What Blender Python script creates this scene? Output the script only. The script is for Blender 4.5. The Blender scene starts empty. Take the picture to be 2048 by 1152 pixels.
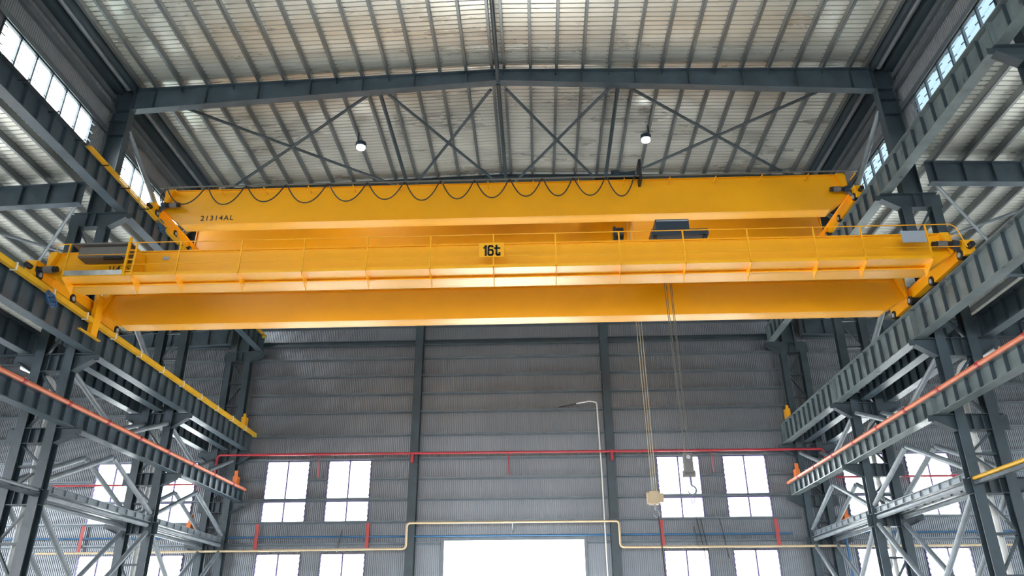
import bpy, math, random
from mathutils import Vector, Matrix
random.seed(7)
SC = bpy.context.scene
COL = SC.collection

# ------------------------------------------------------------------ camera
cam_d = bpy.data.cameras.new('camera')
cam = bpy.data.objects.new('camera', cam_d)
COL.objects.link(cam)
SC.camera = cam
cam_d.sensor_width = 36.0
cam_d.lens = 1517.32 / 2048 * 36
cam_d.clip_end = 400
right = Vector((0.99931635, 0.03651717, -0.00577299))
down = Vector((-0.02047575, 0.41665488, -0.90883412))
fwd = Vector((-0.0307827, 0.908331, 0.41711775))
m = Matrix.Identity(4)
for r in range(3):
    m[r][0] = right[r]; m[r][1] = -down[r]; m[r][2] = -fwd[r]
m[0][3], m[1][3], m[2][3] = 0.0, 0.0, 1.6
cam.matrix_world = m

# ------------------------------------------------------------------ sky, sun, exposure
SC.view_settings.view_transform = 'Standard'
SC.view_settings.look = 'None'
SC.view_settings.gamma = 1.0
SC.view_settings.use_curve_mapping = False
SC.view_settings.exposure = 0.24
W = bpy.data.worlds.new('sky'); SC.world = W
W.use_nodes = True
bg = W.node_tree.nodes['Background']
# hazy sky: brilliant towards the sun (left and beyond the end wall), plain pale blue on the other side
wn, wl = W.node_tree.nodes, W.node_tree.links
wtc = wn.new('ShaderNodeTexCoord')
wdot = wn.new('ShaderNodeVectorMath'); wdot.operation = 'DOT_PRODUCT'
wdot.inputs[1].default_value = Vector((-0.98, 0.10, 0.15)).normalized()
wl.new(wtc.outputs['Generated'], wdot.inputs[0])
wmr = wn.new('ShaderNodeMapRange'); wmr.interpolation_type = 'SMOOTHSTEP'
wmr.inputs['From Min'].default_value = -0.22; wmr.inputs['From Max'].default_value = 0.40
wl.new(wdot.outputs['Value'], wmr.inputs['Value'])
wmx = wn.new('ShaderNodeMix'); wmx.data_type = 'RGBA'
wmx.inputs[6].default_value = (0.55, 0.80, 1.0, 1)
wmx.inputs[7].default_value = (9.5, 9.8, 10.0, 1)
wl.new(wmr.outputs[0], wmx.inputs[0])
wse = wn.new('ShaderNodeSeparateXYZ'); wl.new(wtc.outputs['Generated'], wse.inputs[0])
wm2 = wn.new('ShaderNodeMapRange'); wm2.interpolation_type = 'SMOOTHSTEP'      # white haze near the horizon
wm2.inputs['From Min'].default_value = 0.22; wm2.inputs['From Max'].default_value = 0.46
wm2.inputs['To Min'].default_value = 1.0; wm2.inputs['To Max'].default_value = 0.0
wl.new(wse.outputs['Z'], wm2.inputs['Value'])
wad = wn.new('ShaderNodeMix'); wad.data_type = 'RGBA'; wad.blend_type = 'ADD'
wad.inputs[7].default_value = (3.6, 3.8, 4.0, 1)
wl.new(wm2.outputs[0], wad.inputs[0]); wl.new(wmx.outputs[2], wad.inputs[6])
wl.new(wad.outputs[2], bg.inputs['Color'])
bg.inputs['Strength'].default_value = 1.0
SC.cycles.use_denoising = True
SC.cycles.max_bounces = 8
SC.cycles.diffuse_bounces = 5
SC.cycles.glossy_bounces = 4
SC.cycles.transmission_bounces = 4
SC.cycles.transparent_max_bounces = 12
SC.cycles.caustics_reflective = False
SC.cycles.caustics_refractive = False
SC.cycles.sample_clamp_indirect = 8.0
sun_d = bpy.data.lights.new('sun', 'SUN'); sun_d.energy = 40.0; sun_d.angle = math.radians(3)
sun_d.color = (1.0, 0.97, 0.93)
sun = bpy.data.objects.new('sun', sun_d); COL.objects.link(sun)
sun.rotation_euler = Vector((-0.06, 0.78, 0.62)).to_track_quat('Z', 'Y').to_euler()

# ------------------------------------------------------------------ main dimensions
XC = -1.05                       # centre line of the nave
FR = [13.13, 19.19, 25.25, 31.31]  # frames (towers and rafters)
BAY = 6.06
YW = 31.72                       # end wall sheet
Y0 = -14.0                       # open end of the hall behind the camera
UA = 24.6                        # outer aisle walls
def X(s, u): return XC + s * u

# ------------------------------------------------------------------ materials
def mat(name, color, rough=0.5, metal=0.0, vary=0.0, scale=3.0, bump=0.0, bscale=20.0, spec=0.5, stretch=(1, 1, 1), rvary=0.0, coat=0.0):
    M = bpy.data.materials.new(name); M.use_nodes = True
    nt = M.node_tree; N = nt.nodes; L = nt.links
    b = N['Principled BSDF']
    b.inputs['Base Color'].default_value = (*color, 1)
    b.inputs['Roughness'].default_value = rough
    b.inputs['Metallic'].default_value = metal
    b.inputs['Specular IOR Level'].default_value = spec
    b.inputs['Coat Weight'].default_value = coat
    b.inputs['Coat Roughness'].default_value = 0.38
    if vary or rvary or bump:
        tc = N.new('ShaderNodeTexCoord'); mp = N.new('ShaderNodeMapping')
        mp.inputs['Scale'].default_value = stretch
        L.new(tc.outputs['Object'], mp.inputs['Vector'])
    if vary or rvary:
        nz = N.new('ShaderNodeTexNoise'); nz.inputs['Scale'].default_value = scale
        nz.inputs['Detail'].default_value = 6; nz.inputs['Roughness'].default_value = 0.6
        L.new(mp.outputs[0], nz.inputs['Vector'])
    if vary:
        mr = N.new('ShaderNodeMapRange')
        mr.inputs['From Min'].default_value = 0.3; mr.inputs['From Max'].default_value = 0.7
        mr.inputs['To Min'].default_value = 1 - vary; mr.inputs['To Max'].default_value = 1 + vary
        L.new(nz.outputs['Fac'], mr.inputs['Value'])
        hs = N.new('ShaderNodeHueSaturation'); hs.inputs['Color'].default_value = (*color, 1)
        L.new(mr.outputs[0], hs.inputs['Value']); L.new(hs.outputs[0], b.inputs['Base Color'])
    if rvary:
        m2 = N.new('ShaderNodeMapRange')
        m2.inputs['From Min'].default_value = 0.3; m2.inputs['From Max'].default_value = 0.7
        m2.inputs['To Min'].default_value = max(0.05, rough - rvary); m2.inputs['To Max'].default_value = rough + rvary
        L.new(nz.outputs['Fac'], m2.inputs['Value']); L.new(m2.outputs[0], b.inputs['Roughness'])
    if bump:
        n2 = N.new('ShaderNodeTexNoise'); n2.inputs['Scale'].default_value = bscale; n2.inputs['Detail'].default_value = 3
        L.new(mp.outputs[0], n2.inputs['Vector'])
        bp = N.new('ShaderNodeBump'); bp.inputs['Strength'].default_value = bump; bp.inputs['Distance'].default_value = 0.05
        L.new(n2.outputs['Fac'], bp.inputs['Height']); L.new(bp.outputs[0], b.inputs['Normal'])
    return M

BEAMC = mat('blue_grey_beam_paint', (0.062, 0.092, 0.116), 0.38, vary=0.28, scale=1.6, rvary=0.10, bump=0.10, bscale=6)
STEEL = mat('shaded_blue_grey_steel_paint', (0.042, 0.063, 0.078), 0.38, vary=0.28, scale=1.6, rvary=0.10, bump=0.10, bscale=6)  # same steel paint, shade on columns, brackets and stiffeners darkened into the colour
LITSTEEL = mat('lit_mottled_steel_paint', (0.15, 0.19, 0.20), 0.36, vary=0.35, scale=1.3, rvary=0.12, bump=0.12, bscale=5)  # same steel paint, window reflections on the right runway webs lightened into the colour
TUBEM = mat('grey_tube_paint', (0.20, 0.24, 0.27), 0.35, vary=0.2, scale=3)
YEL = mat('crane_yellow_paint', (0.98, 0.455, 0.0003), 0.42, vary=0.05, scale=0.8, rvary=0.04, bump=0.03, bscale=2, coat=1.0, spec=0.25)
YEL.node_tree.nodes['Principled BSDF'].inputs['Coat IOR'].default_value = 1.48
YEL2 = mat('busbar_yellow', (0.75, 0.42, 0.02), 0.4, vary=0.1)
WALL = mat('grey_wall_sheet', (0.265, 0.29, 0.325), 0.36, metal=0.4, vary=0.10, scale=0.5, stretch=(1, 1, 0.3))
CLWALL = mat('grey_clerestory_sheet', (0.30, 0.32, 0.34), 0.45, metal=0.2, vary=0.08, scale=0.5)
GIRT = mat('galvanised_girt', (0.15, 0.18, 0.205), 0.4, metal=0.4, vary=0.15, scale=2)
ROOF = mat('galvalume_roof_sheet', (0.70, 0.72, 0.665), 0.32, metal=0.5, vary=0.07, scale=0.8, rvary=0.08, bump=0.10, bscale=1.4, stretch=(0.5, 2.0, 1))
PURL = mat('galvanised_purlin', (0.20, 0.225, 0.235), 0.34, metal=0.55, vary=0.05, scale=2)
BLACK = mat('black_rubber', (0.012, 0.013, 0.015), 0.5)
DARK = mat('dark_machine_paint', (0.02, 0.035, 0.055), 0.4)
CABLE = mat('black_cable', (0.03, 0.022, 0.02), 0.5)
GREYP = mat('grey_panel_paint', (0.36, 0.40, 0.46), 0.6)
CABG = mat('grey_cabinet_paint', (0.17, 0.16, 0.15), 0.4, vary=0.1)
SILV = mat('bare_sheet_metal', (0.65, 0.66, 0.66), 0.25, metal=0.9, vary=0.2, scale=6)
ORAN = mat('orange_conductor_plastic', (0.70, 0.20, 0.10), 0.4, vary=0.06)
ORANB = mat('orange_paint', (0.80, 0.20, 0.04), 0.45)
RED = mat('red_pipe_paint', (0.40, 0.035, 0.05), 0.35, vary=0.1)
REDT = mat('red_band_paint', (0.45, 0.07, 0.07), 0.5)
BLUE = mat('blue_pipe_paint', (0.035, 0.15, 0.33), 0.4)
CREAM = mat('cream_pipe_paint', (0.62, 0.50, 0.32), 0.35)
WHITE = mat('white_plastic', (0.75, 0.76, 0.74), 0.4)
PURP = mat('violet_grey_window_frame', (0.16, 0.13, 0.30), 0.4)
ROPE = mat('steel_wire_rope', (0.16, 0.16, 0.15), 0.4, metal=0.6)
ROPEY = mat('lit_wire_rope', (0.62, 0.55, 0.38), 0.4, metal=0.4)  # wire rope with the light falling on it put into a paler colour
FLOORM = mat('concrete_floor', (0.58, 0.58, 0.57), 0.4, vary=0.10, scale=0.4)
YARD = mat('pale_yard_concrete', (0.55, 0.55, 0.53), 0.8, vary=0.08, scale=0.3)
BLUEC = mat('blue_cable_chain', (0.02, 0.10, 0.25), 0.5)
LIME = mat('yellow_green_end_cap', (0.65, 0.62, 0.10), 0.4)

def emit(name, color, s):
    M = bpy.data.materials.new(name); M.use_nodes = True
    b = M.node_tree.nodes['Principled BSDF']
    b.inputs['Emission Color'].default_value = (*color, 1); b.inputs['Emission Strength'].default_value = s
    return M
LAMP = emit('lit_lamp_glass', (0.92, 0.97, 1.0), 26.0)

def glass(name, tint, gloss):
    M = bpy.data.materials.new(name); M.use_nodes = True
    nt = M.node_tree; N = nt.nodes; L = nt.links
    for n in list(N):
        if n.type == 'BSDF_PRINCIPLED': N.remove(n)
    t = N.new('ShaderNodeBsdfTransparent'); t.inputs[0].default_value = (*tint, 1)
    g = N.new('ShaderNodeBsdfGlossy'); g.inputs['Roughness'].default_value = 0.08
    fr = N.new('ShaderNodeFresnel'); fr.inputs[0].default_value = 1.45
    mu = N.new('ShaderNodeMath'); mu.operation = 'MULTIPLY'; mu.inputs[1].default_value = gloss
    L.new(fr.outputs[0], mu.inputs[0])
    mx = N.new('ShaderNodeMixShader'); L.new(mu.outputs[0], mx.inputs[0])
    L.new(t.outputs[0], mx.inputs[1]); L.new(g.outputs[0], mx.inputs[2])
    out = [n for n in N if n.type == 'OUTPUT_MATERIAL'][0]
    L.new(mx.outputs[0], out.inputs[0])
    return M
GLASS = glass('louvre_glass', (0.86, 0.90, 0.92), 0.7)

# ------------------------------------------------------------------ mesh builder
class MB:
    def __init__(s): s.v = []; s.f = []; s.sm = []
    def add(s, vs, fs, smooth=False):
        o = len(s.v); s.v += [tuple(p) for p in vs]
        s.f += [tuple(i + o for i in f) for f in fs]; s.sm += [smooth] * len(fs)
        return s
    def box(s, x0, x1, y0, y1, z0, z1):
        if x0 > x1: x0, x1 = x1, x0
        if y0 > y1: y0, y1 = y1, y0
        if z0 > z1: z0, z1 = z1, z0
        v = [(x0, y0, z0), (x1, y0, z0), (x1, y1, z0), (x0, y1, z0), (x0, y0, z1), (x1, y0, z1), (x1, y1, z1), (x0, y1, z1)]
        return s.add(v, [(0, 3, 2, 1), (4, 5, 6, 7), (0, 1, 5, 4), (1, 2, 6, 5), (2, 3, 7, 6), (3, 0, 4, 7)])
    def bar(s, p, q, w, h, up=(0, 0, 1)):
        p = Vector(p); q = Vector(q); d = (q - p).normalized(); up = Vector(up)
        if abs(d.dot(up)) > 0.98: up = Vector((0, 1, 0))
        a = d.cross(up).normalized(); b = a.cross(d).normalized()
        v = []
        for e in (p, q):
            for i, j in ((-1, -1), (1, -1), (1, 1), (-1, 1)): v.append(e + a * (i * w / 2) + b * (j * h / 2))
        return s.add(v, [(0, 1, 2, 3), (7, 6, 5, 4), (0, 4, 5, 1), (1, 5, 6, 2), (2, 6, 7, 3), (3, 7, 4, 0)])
    def prism(s, poly, vec):
        n = len(poly); a = [Vector(p) for p in poly]; b = [p + Vector(vec) for p in a]
        return s.add(a + b, [tuple(range(n))[::-1], tuple(range(n, 2 * n))] + [(i, (i + 1) % n, (i + 1) % n + n, i + n) for i in range(n)])
    def tube(s, pts, r, n=10, close=True):
        pts = [Vector(p) for p in pts]; rings = []; prev = None
        for i, p in enumerate(pts):
            d = (pts[min(i + 1, len(pts) - 1)] - pts[max(i - 1, 0)]).normalized()
            if prev is None:
                up = Vector((0, 0, 1)) if abs(d.z) < 0.9 else Vector((0, 1, 0))
                a = d.cross(up).normalized()
            else:
                a = (prev - d * prev.dot(d)).normalized()
            prev = a; b = d.cross(a)
            rr = r[i] if isinstance(r, (list, tuple)) else r
            rings.append([p + a * (rr * math.cos(t)) + b * (rr * math.sin(t)) for t in (2 * math.pi * k / n for k in range(n))])
        v = [q for ring in rings for q in ring]; f = []
        for i in range(len(pts) - 1):
            for k in range(n):
                f.append((i * n + k, i * n + (k + 1) % n, (i + 1) * n + (k + 1) % n, (i + 1) * n + k))
        s.add(v, f, True)
        if close:
            s.add(rings[0], [tuple(range(n))[::-1]]); s.add(rings[-1], [tuple(range(n))])
        return s
    def cyl(s, p, q, r, n=20): return s.tube([p, q], r, n)
    def ib(s, p, q, h, w, tw=0.02, tf=0.025, up=(0, 0, 1)):
        """I section from p to q, web height h along up, flange width w"""
        p = Vector(p); q = Vector(q); d = (q - p).normalized(); up = Vector(up)
        a = d.cross(up).normalized(); b = a.cross(d).normalized()
        s.bar(p, q, tw, h - 2 * tf, up)
        for k in (-1, 1):
            o = b * (k * (h / 2 - tf / 2)); s.bar(p + o, q + o, w, tf, up)
        return s
    def mesh(s, name):
        me = bpy.data.meshes.new(name); me.from_pydata([tuple(p) for p in s.v], [], s.f)
        me.polygons.foreach_set('use_smooth', s.sm); me.update(); return me
    def build(s, name, material, parent=None):
        o = bpy.data.objects.new(name, s.mesh(name)); o.data.materials.append(material)
        COL.objects.link(o)
        if parent is not None:
            o.parent = parent; o.matrix_parent_inverse = Matrix.Translation(-Vector(parent.location))
        return o

def tag(o, label=None, cat=None, group=None, kind=None):
    if label: o['label'] = label
    if cat: o['category'] = cat
    if group: o['group'] = group
    if kind: o['kind'] = kind
    return o
def thing(name, loc, label, cat, group=None):
    o = bpy.data.objects.new(name, None); COL.objects.link(o); o.location = loc; o.empty_display_size = 0.2
    return tag(o, label, cat, group)
def struct(o): o['kind'] = 'structure'; return o
def copypart(o, parent, off):
    c = o.copy(); COL.objects.link(c); c.parent = parent
    c.matrix_parent_inverse = Matrix.Translation(-Vector(parent.location)); c.location = off
    return c
def one(name, mb, material, label, cat, group=None):
    return tag(mb.build(name, material), label, cat, group)

ORD = ['first', 'second', 'third', 'fourth', 'fifth', 'sixth', 'seventh', 'eighth', 'ninth', 'tenth', 'eleventh', 'twelfth', 'thirteenth', 'fourteenth', 'fifteenth', 'sixteenth', 'seventeenth']
SIDE = {-1: 'left', 1: 'right'}

# ------------------------------------------------------------------ corrugated sheet
def corr(mb, a0, a1, b0, b1, put, pitch, depth, flat=0.5, slope=0.12):
    """profile runs along a, ribs run along b; put(a, b, d) -> point"""
    prof = []; k = math.floor(a0 / pitch)
    brk = [(0.0, 0.0), (flat, 0.0), (flat + slope, 1.0), (1 - slope, 1.0)]
    while k * pitch < a1:
        for t, d in brk:
            a = (k + t) * pitch
            if a0 < a < a1: prof.append((a, d * depth))
        k += 1
    def dep(a):
        t = (a / pitch) % 1.0
        if t < flat: return 0.0
        if t < flat + slope: return depth * (t - flat) / slope
        if t < 1 - slope: return depth
        return depth * (1 - t) / slope
    prof = [(a0, dep(a0))] + prof + [(a1, dep(a1))]
    vs = []
    for a, d in prof: vs.append(put(a, b0, d)); vs.append(put(a, b1, d))
    mb.add(vs, [(2 * i, 2 * i + 2, 2 * i + 3, 2 * i + 1) for i in range(len(prof) - 1)])
def cells(a0, a1, b0, b1, holes):
    """rectangles of [a0,a1]x[b0,b1] outside the holes"""
    br = sorted({a0, a1, *[h[0] for h in holes], *[h[1] for h in holes]}); out = []
    br = [t for t in br if a0 <= t <= a1]
    for p, q in zip(br, br[1:]):
        mid = (p + q) / 2; hs = sorted((h[2], h[3]) for h in holes if h[0] < mid < h[1]); z = b0
        for lo, hi in hs:
            if lo > z: out.append((p, q, z, lo))
            z = max(z, hi)
        if z < b1: out.append((p, q, z, b1))
    return out

# ------------------------------------------------------------------ ground and floor
struct(MB().box(X(-1, 60), X(1, 60), -60, 90, -0.5, -0.02).build('ground', YARD))
struct(MB().box(X(-1, UA), X(1, UA), Y0, YW, -0.3, 0.0).build('floor', FLOORM))

# ------------------------------------------------------------------ roofs
def zr(u): return 18.27 - 0.030 * u          # nave roof sheet
def za(u): return 14.42 - 0.040 * (u - 12.3)   # aisle roof sheet
for s in (-1, 1):
    mb = MB(); corr(mb, Y0, YW + 0.1, 0.0, 12.75, lambda a, b, d, s=s: (X(s, b), a, zr(b) + d), 0.18, 0.028, flat=0.76, slope=0.05)
    struct(mb.build('ceiling', ROOF))
    mb = MB(); corr(mb, Y0, YW + 0.1, 12.3, UA, lambda a, b, d, s=s: (X(s, b), a, za(b) + d), 0.18, 0.028, flat=0.76, slope=0.05)
    struct(mb.build('ceiling', ROOF))

# ------------------------------------------------------------------ end wall with windows and door
WINX = [(-18.65, -17.0), (-16.1, -14.35), (-11.4, -9.6), (-8.8, -7.0), (4.85, 6.6), (7.55, 9.3), (12.35, 14.1), (14.95, 16.7)]
ZU = (5.83, 8.33); ZL = (2.2, 4.64)
DOOR = (-3.85, 1.73, 0.0, 5.08)
holes = [(a, b, *z) for a, b in WINX for z in (ZU, ZL)] + [DOOR]
mb = MB()
for a0, a1, b0, b1 in cells(X(-1, UA), X(1, UA), 0.0, 18.3, holes):
    corr(mb, a0, a1, b0, b1, lambda a, b, d: (a, YW + d, b), 0.078, 0.030, flat=0.46, slope=0.10)
struct(mb.build('wall_back', WALL))
# door leaf frame
mb = MB(); a0, a1, _, z1 = DOOR
mb.box(a0 - 0.12, a0, YW - 0.1, YW + 0.06, 0, z1 + 0.12).box(a1, a1 + 0.12, YW - 0.1, YW + 0.06, 0, z1 + 0.12).box(a0, a1, YW - 0.1, YW + 0.06, z1, z1 + 0.12)
struct(mb.build('door_1', GIRT))

def louvre_window(idx, put, a0, a1, b0, b1, mull, trans=None, blade=0.21, frame=PURP, slant=0.07):
    """put(a, d, b): a along the wall, d into the room, b up"""
    r = bpy.data.objects.new('window_%d' % idx, None); COL.objects.link(r); r['kind'] = 'structure'
    def pb(m, p0, p1):
        P = put(*p0); Q = put(*p1); m.box(P[0], Q[0], P[1], Q[1], P[2], Q[2])
    fm = MB(); w = 0.03
    pb(fm, (a0, -0.05, b0), (a0 + w, 0.03, b1)); pb(fm, (a1 - w, -0.05, b0), (a1, 0.03, b1))
    pb(fm, (a0, -0.05, b0), (a1, 0.03, b0 + w)); pb(fm, (a0, -0.05, b1 - w), (a1, 0.03, b1))
    for t in mull: pb(fm, (t - 0.03, -0.04, b0), (t + 0.03, 0.03, b1))
    if trans: pb(fm, (a0, -0.05, trans - 0.04), (a1, 0.06, trans + 0.04))
    fm.build('window_frame', frame, r)
    xs = [a0 + w] + list(mull) + [a1 - w]
    gm = MB(); cm = MB(); n = max(1, round((b1 - b0) / blade)); st = (b1 - b0) / n
    for i in range(n):
        zl = b0 + i * st; zh = zl + st * 1.02
        gm.add([put(a0 + w, slant, zl), put(a1 - w, slant, zl), put(a1 - w, -slant, zh), put(a0 + w, -slant, zh)], [(0, 1, 2, 3)])
        for t in xs:
            cm.bar(put(t, slant, zl), put(t, -slant, zh), 0.022, 0.03)
    gm.build('louvre_glass', GLASS, r); cm.build('blade_clips', frame, r)
    return r
wi = 1
for a, b in WINX:
    for z in (ZU, ZL):
        louvre_window(wi, lambda p, d, q: (p, YW - 0.02 - d, q), a, b, *z, mull=[(a + b) / 2], trans=(6.68 if z is ZU else None)); wi += 1

# ------------------------------------------------------------------ clerestory and outer walls
for s in (-1, 1):
    hs = []
    for f in (-5.05, 1.01, 7.07, 13.13, 19.19, 25.25):
        hs.append((f + 1.1, f + 1.1 + 4.16, 14.85, 16.0))
    mb = MB()
    for a0, a1, b0, b1 in cells(Y0, YW, za(12.35), zr(12.35) - 0.02, hs):
        corr(mb, a0, a1, b0, b1, lambda a, b, d, s=s: (X(s, 12.35 + d), a, b), 0.078, 0.022, flat=0.42, slope=0.12)
    struct(mb.build('wall_clerestory_' + SIDE[s], CLWALL))
    for h in hs:
        louvre_window(wi, lambda p, d, q, s=s: (X(s, 12.33 - d), p, q), *h, mull=[h[0] + 0.693 * k for k in range(1, 6)], frame=BEAMC, blade=0.28, slant=0.15); wi += 1
    hs = [(f + 1.0, f + 5.0, z0, z1) for f in (-11.1, -5.05, 1.01, 7.07, 13.13, 19.19, 25.25) for z0, z1 in ((2.2, 4.6), (5.8, 8.3))]
    mb = MB()
    for a0, a1, b0, b1 in cells(Y0, YW, 0.0, za(UA), hs):
        corr(mb, a0, a1, b0, b1, lambda a, b, d, s=s: (X(s, UA + d), a, b), 0.156, 0.03, flat=0.42, slope=0.12)
    struct(mb.build('wall_' + SIDE[s], WALL))

# closed part of the near end wall, behind the camera, above its open gate
mb = MB()
for a0, a1, b0, b1 in cells(X(-1, UA), X(1, UA), 0, 18.3, [(X(-1, 10), X(1, 10), 0, 10.0)]):
    mb.add([(a0, Y0, b0), (a1, Y0, b0), (a1, Y0, b1), (a0, Y0, b1)], [(0, 1, 2, 3)])
struct(mb.build('wall_front', WALL))

# ------------------------------------------------------------------ end wall framing
WCOL = [(-5.17, 0.33), (2.95, 0.33)]
for i, (x, w) in enumerate(WCOL):
    mb = MB().ib((x, YW - 0.24, 0), (x, YW - 0.24, zr(abs(x - XC)) - 0.25), 0.36, w, up=(0, 1, 0))
    c = one('gable_column', mb, STEEL, 'dark grey steel gable column on the end wall, %s of the big doorway' % ('left' if i == 0 else 'right'), 'column', 'gable columns')
    cl = MB()
    for z in (8.1, 10.37, 12.0, 13.46): cl.box(x - 0.19, x + 0.19, YW - 0.3, YW - 0.06, z - 0.012, z + 0.012)
    cl.build('cleats', GIRT, c)
for s in (-1, 1):
    for u in (20.0,):
        mb = MB().ib((X(s, u), YW - 0.2, 0), (X(s, u), YW - 0.2, za(u) - 0.2), 0.3, 0.25, up=(0, 1, 0))
        one('gable_column', mb, STEEL, 'steel gable column on the %s aisle end wall' % SIDE[s], 'column', 'gable columns')
GZ = [5.83 + 0.822 * k for k in range(11)]
GZ = [4.98, 5.83, 6.70, 7.54, 8.36, 9.37, 10.37, 11.18, 12.00, 12.80, 13.48, 14.31, 15.1, 15.9, 16.7, 17.5]
BAYX = [(X(-1, UA), -21.2, 'outer left aisle bay'), (-20.9, -13.75, 'left aisle bay'), (-12.5, -5.36, 'left nave bay'), (-4.98, 2.76, 'middle nave bay'), (3.14, 10.4, 'right nave bay'), (11.6, 18.8, 'right aisle bay'), (19.1, X(1, UA), 'outer right aisle bay')]
def girt(a, b, z, h=0.16):
    m = MB(); y = YW - 0.01
    m.box(a, b, y - 0.14, y, z - 0.01, z).box(a, b, y - 0.15, y - 0.138, z - 0.01, z + 0.05)
    m.box(a, b, y - 0.012, y, z - 0.06, z)
    return m
HOLX = {}
for bi, (x0, x1, nm) in enumerate(BAYX):
    if 'outer' in nm: zs = [z for z in GZ if z < 13.7]
    elif 'aisle' in nm: zs = [z for z in GZ if z < 13.7]
    else: zs = [z for z in GZ if z < 14.9]
    order = sorted(zs, reverse=True)
    for z in order:
        if abs(z - 13.48) < 0.01:
            mb = MB().ib((x0, YW - 0.2, z), (x1, YW - 0.2, z), 0.2, 0.22)
            o = one('wall_girt', mb, STEEL, 'heavy dark double girt high on the end wall, %s' % nm, 'girt', 'girts of the ' + nm)
            continue
        k = order.index(z)
        segs = [(x0, x1)]
        if ZU[0] < z < ZU[1] and z != 6.70:       # girts stop at the window jambs
            segs = []; a = x0
            for wa, wb in WINX:
                if x0 < wa and wb < x1: segs.append((a, wa)); a = wb
            segs.append((a, x1))
        if z < 5.1 and 'middle' in nm: segs = [(x0, DOOR[0] - 0.15), (DOOR[1] + 0.15, x1)]
        for j, (a, b) in enumerate(segs):
            ex = '' if len(segs) == 1 else ', %s piece' % ORD[j]
            one('wall_girt', girt(a, b, z), GIRT, '%s girt from the top, end wall, %s%s' % (ORD[k], nm, ex), 'girt', 'girts of the ' + nm)

# ------------------------------------------------------------------ clerestory framing
for s in (-1, 1):
    for i, f in enumerate(FR[:-1]):
        nm = ['the bay nearest us', 'the bay behind the first rafter', 'the far bay'][i]
        for z, wd, nn in ((16.85, 0.14, 'middle'), (17.3, 0.10, 'upper'), (16.08, 0.08, 'window head')):
            m = MB().box(X(s, 12.33), X(s, 12.33 - wd), f + 0.05, f + BAY - 0.05, z - 0.05, z + 0.05).box(X(s, 12.33 - wd), X(s, 12.33 - wd - 0.015), f + 0.05, f + BAY - 0.05, z - 0.09, z + 0.09)
            one('clerestory_girt', m, GIRT, '%s girt, %s clerestory wall, %s' % (nn, SIDE[s], nm), 'girt', '%s clerestory girts' % SIDE[s])
        m = MB().cyl((X(s, 11.85), f + 0.2, 17.62), (X(s, 11.85), f + BAY - 0.2, 17.62), 0.09)
        one('eave_tube', m, TUBEM, 'round eave tube under the %s roof edge, %s' % (SIDE[s], nm), 'tube', 'eave tubes')
        m = MB().box(X(s, 11.62), X(s, 11.7), f + 0.1, f + BAY - 0.1, 17.5, 17.8).box(X(s, 12.05), X(s, 12.32), f + 0.1, f + BAY - 0.1, 17.5, 17.85)
        one('eave_beam', m, STEEL, 'dark eave beam along the %s roof edge, %s' % (SIDE[s], nm), 'beam', 'eave beams')
        for y in (f + 0.9, f + 5.3):
            pass
    # diagonal tubes of the clerestory
    for i, f in enumerate(FR[:-1]):
        for a, b, nn in ((f + 0.12, f + 3.0, 'near'), (f + BAY - 0.12, f + 3.1, 'far')):
            if i != 1: continue
            m = MB().cyl((X(s, 11.72), a, 16.2), (X(s, 11.32), b, 13.86), 0.08)
            one('brace_tube', m, TUBEM, 'diagonal tube in front of the %s clerestory windows, %s half' % (SIDE[s], nn), 'brace', 'clerestory brace tubes')

# ------------------------------------------------------------------ purlins
PU = [0.16 + 0.8345 * k for k in range(14)] + [11.5, 11.95]
def purlin_mesh(y0, y1):
    h = 0.23; m = MB()
    m.box(-0.007, 0.007, y0, y1, 0, h).box(-0.007, 0.08, y0, y1, 0, 0.012).box(-0.065, 0.007, y0, y1, h - 0.012, h).box(0.07, 0.08, y0, y1, 0, 0.03)
    return m.mesh('roof_purlin')
PM = purlin_mesh(7.1, YW - 0.05)
PM.materials.append(PURL)
for s in (-1, 1):
    for k, u in enumerate(PU):
        o = bpy.data.objects.new('roof_purlin', PM); COL.objects.link(o)
        o.location = (X(s, u), 0, zr(u) - 0.205); o.scale = (s, 1, 1)
        tag(o, '%s silvery roof purlin %s of the ridge under the high roof' % (ORD[k], SIDE[s]), 'purlin', 'nave roof purlins %s of the ridge' % SIDE[s])
    n = int((UA - 12.7) / 0.8345)
    for k in range(n):
        u = 12.75 + 0.8345 * k
        o = bpy.data.objects.new('roof_purlin', PM); COL.objects.link(o)
        o.location = (X(s, u), 0, za(u) - 0.205); o.scale = (s, 1, 1)
        tag(o, '%s purlin outward from the clerestory under the low %s aisle roof' % (ORD[k], SIDE[s]), 'purlin', '%s aisle roof purlins' % SIDE[s])

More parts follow.
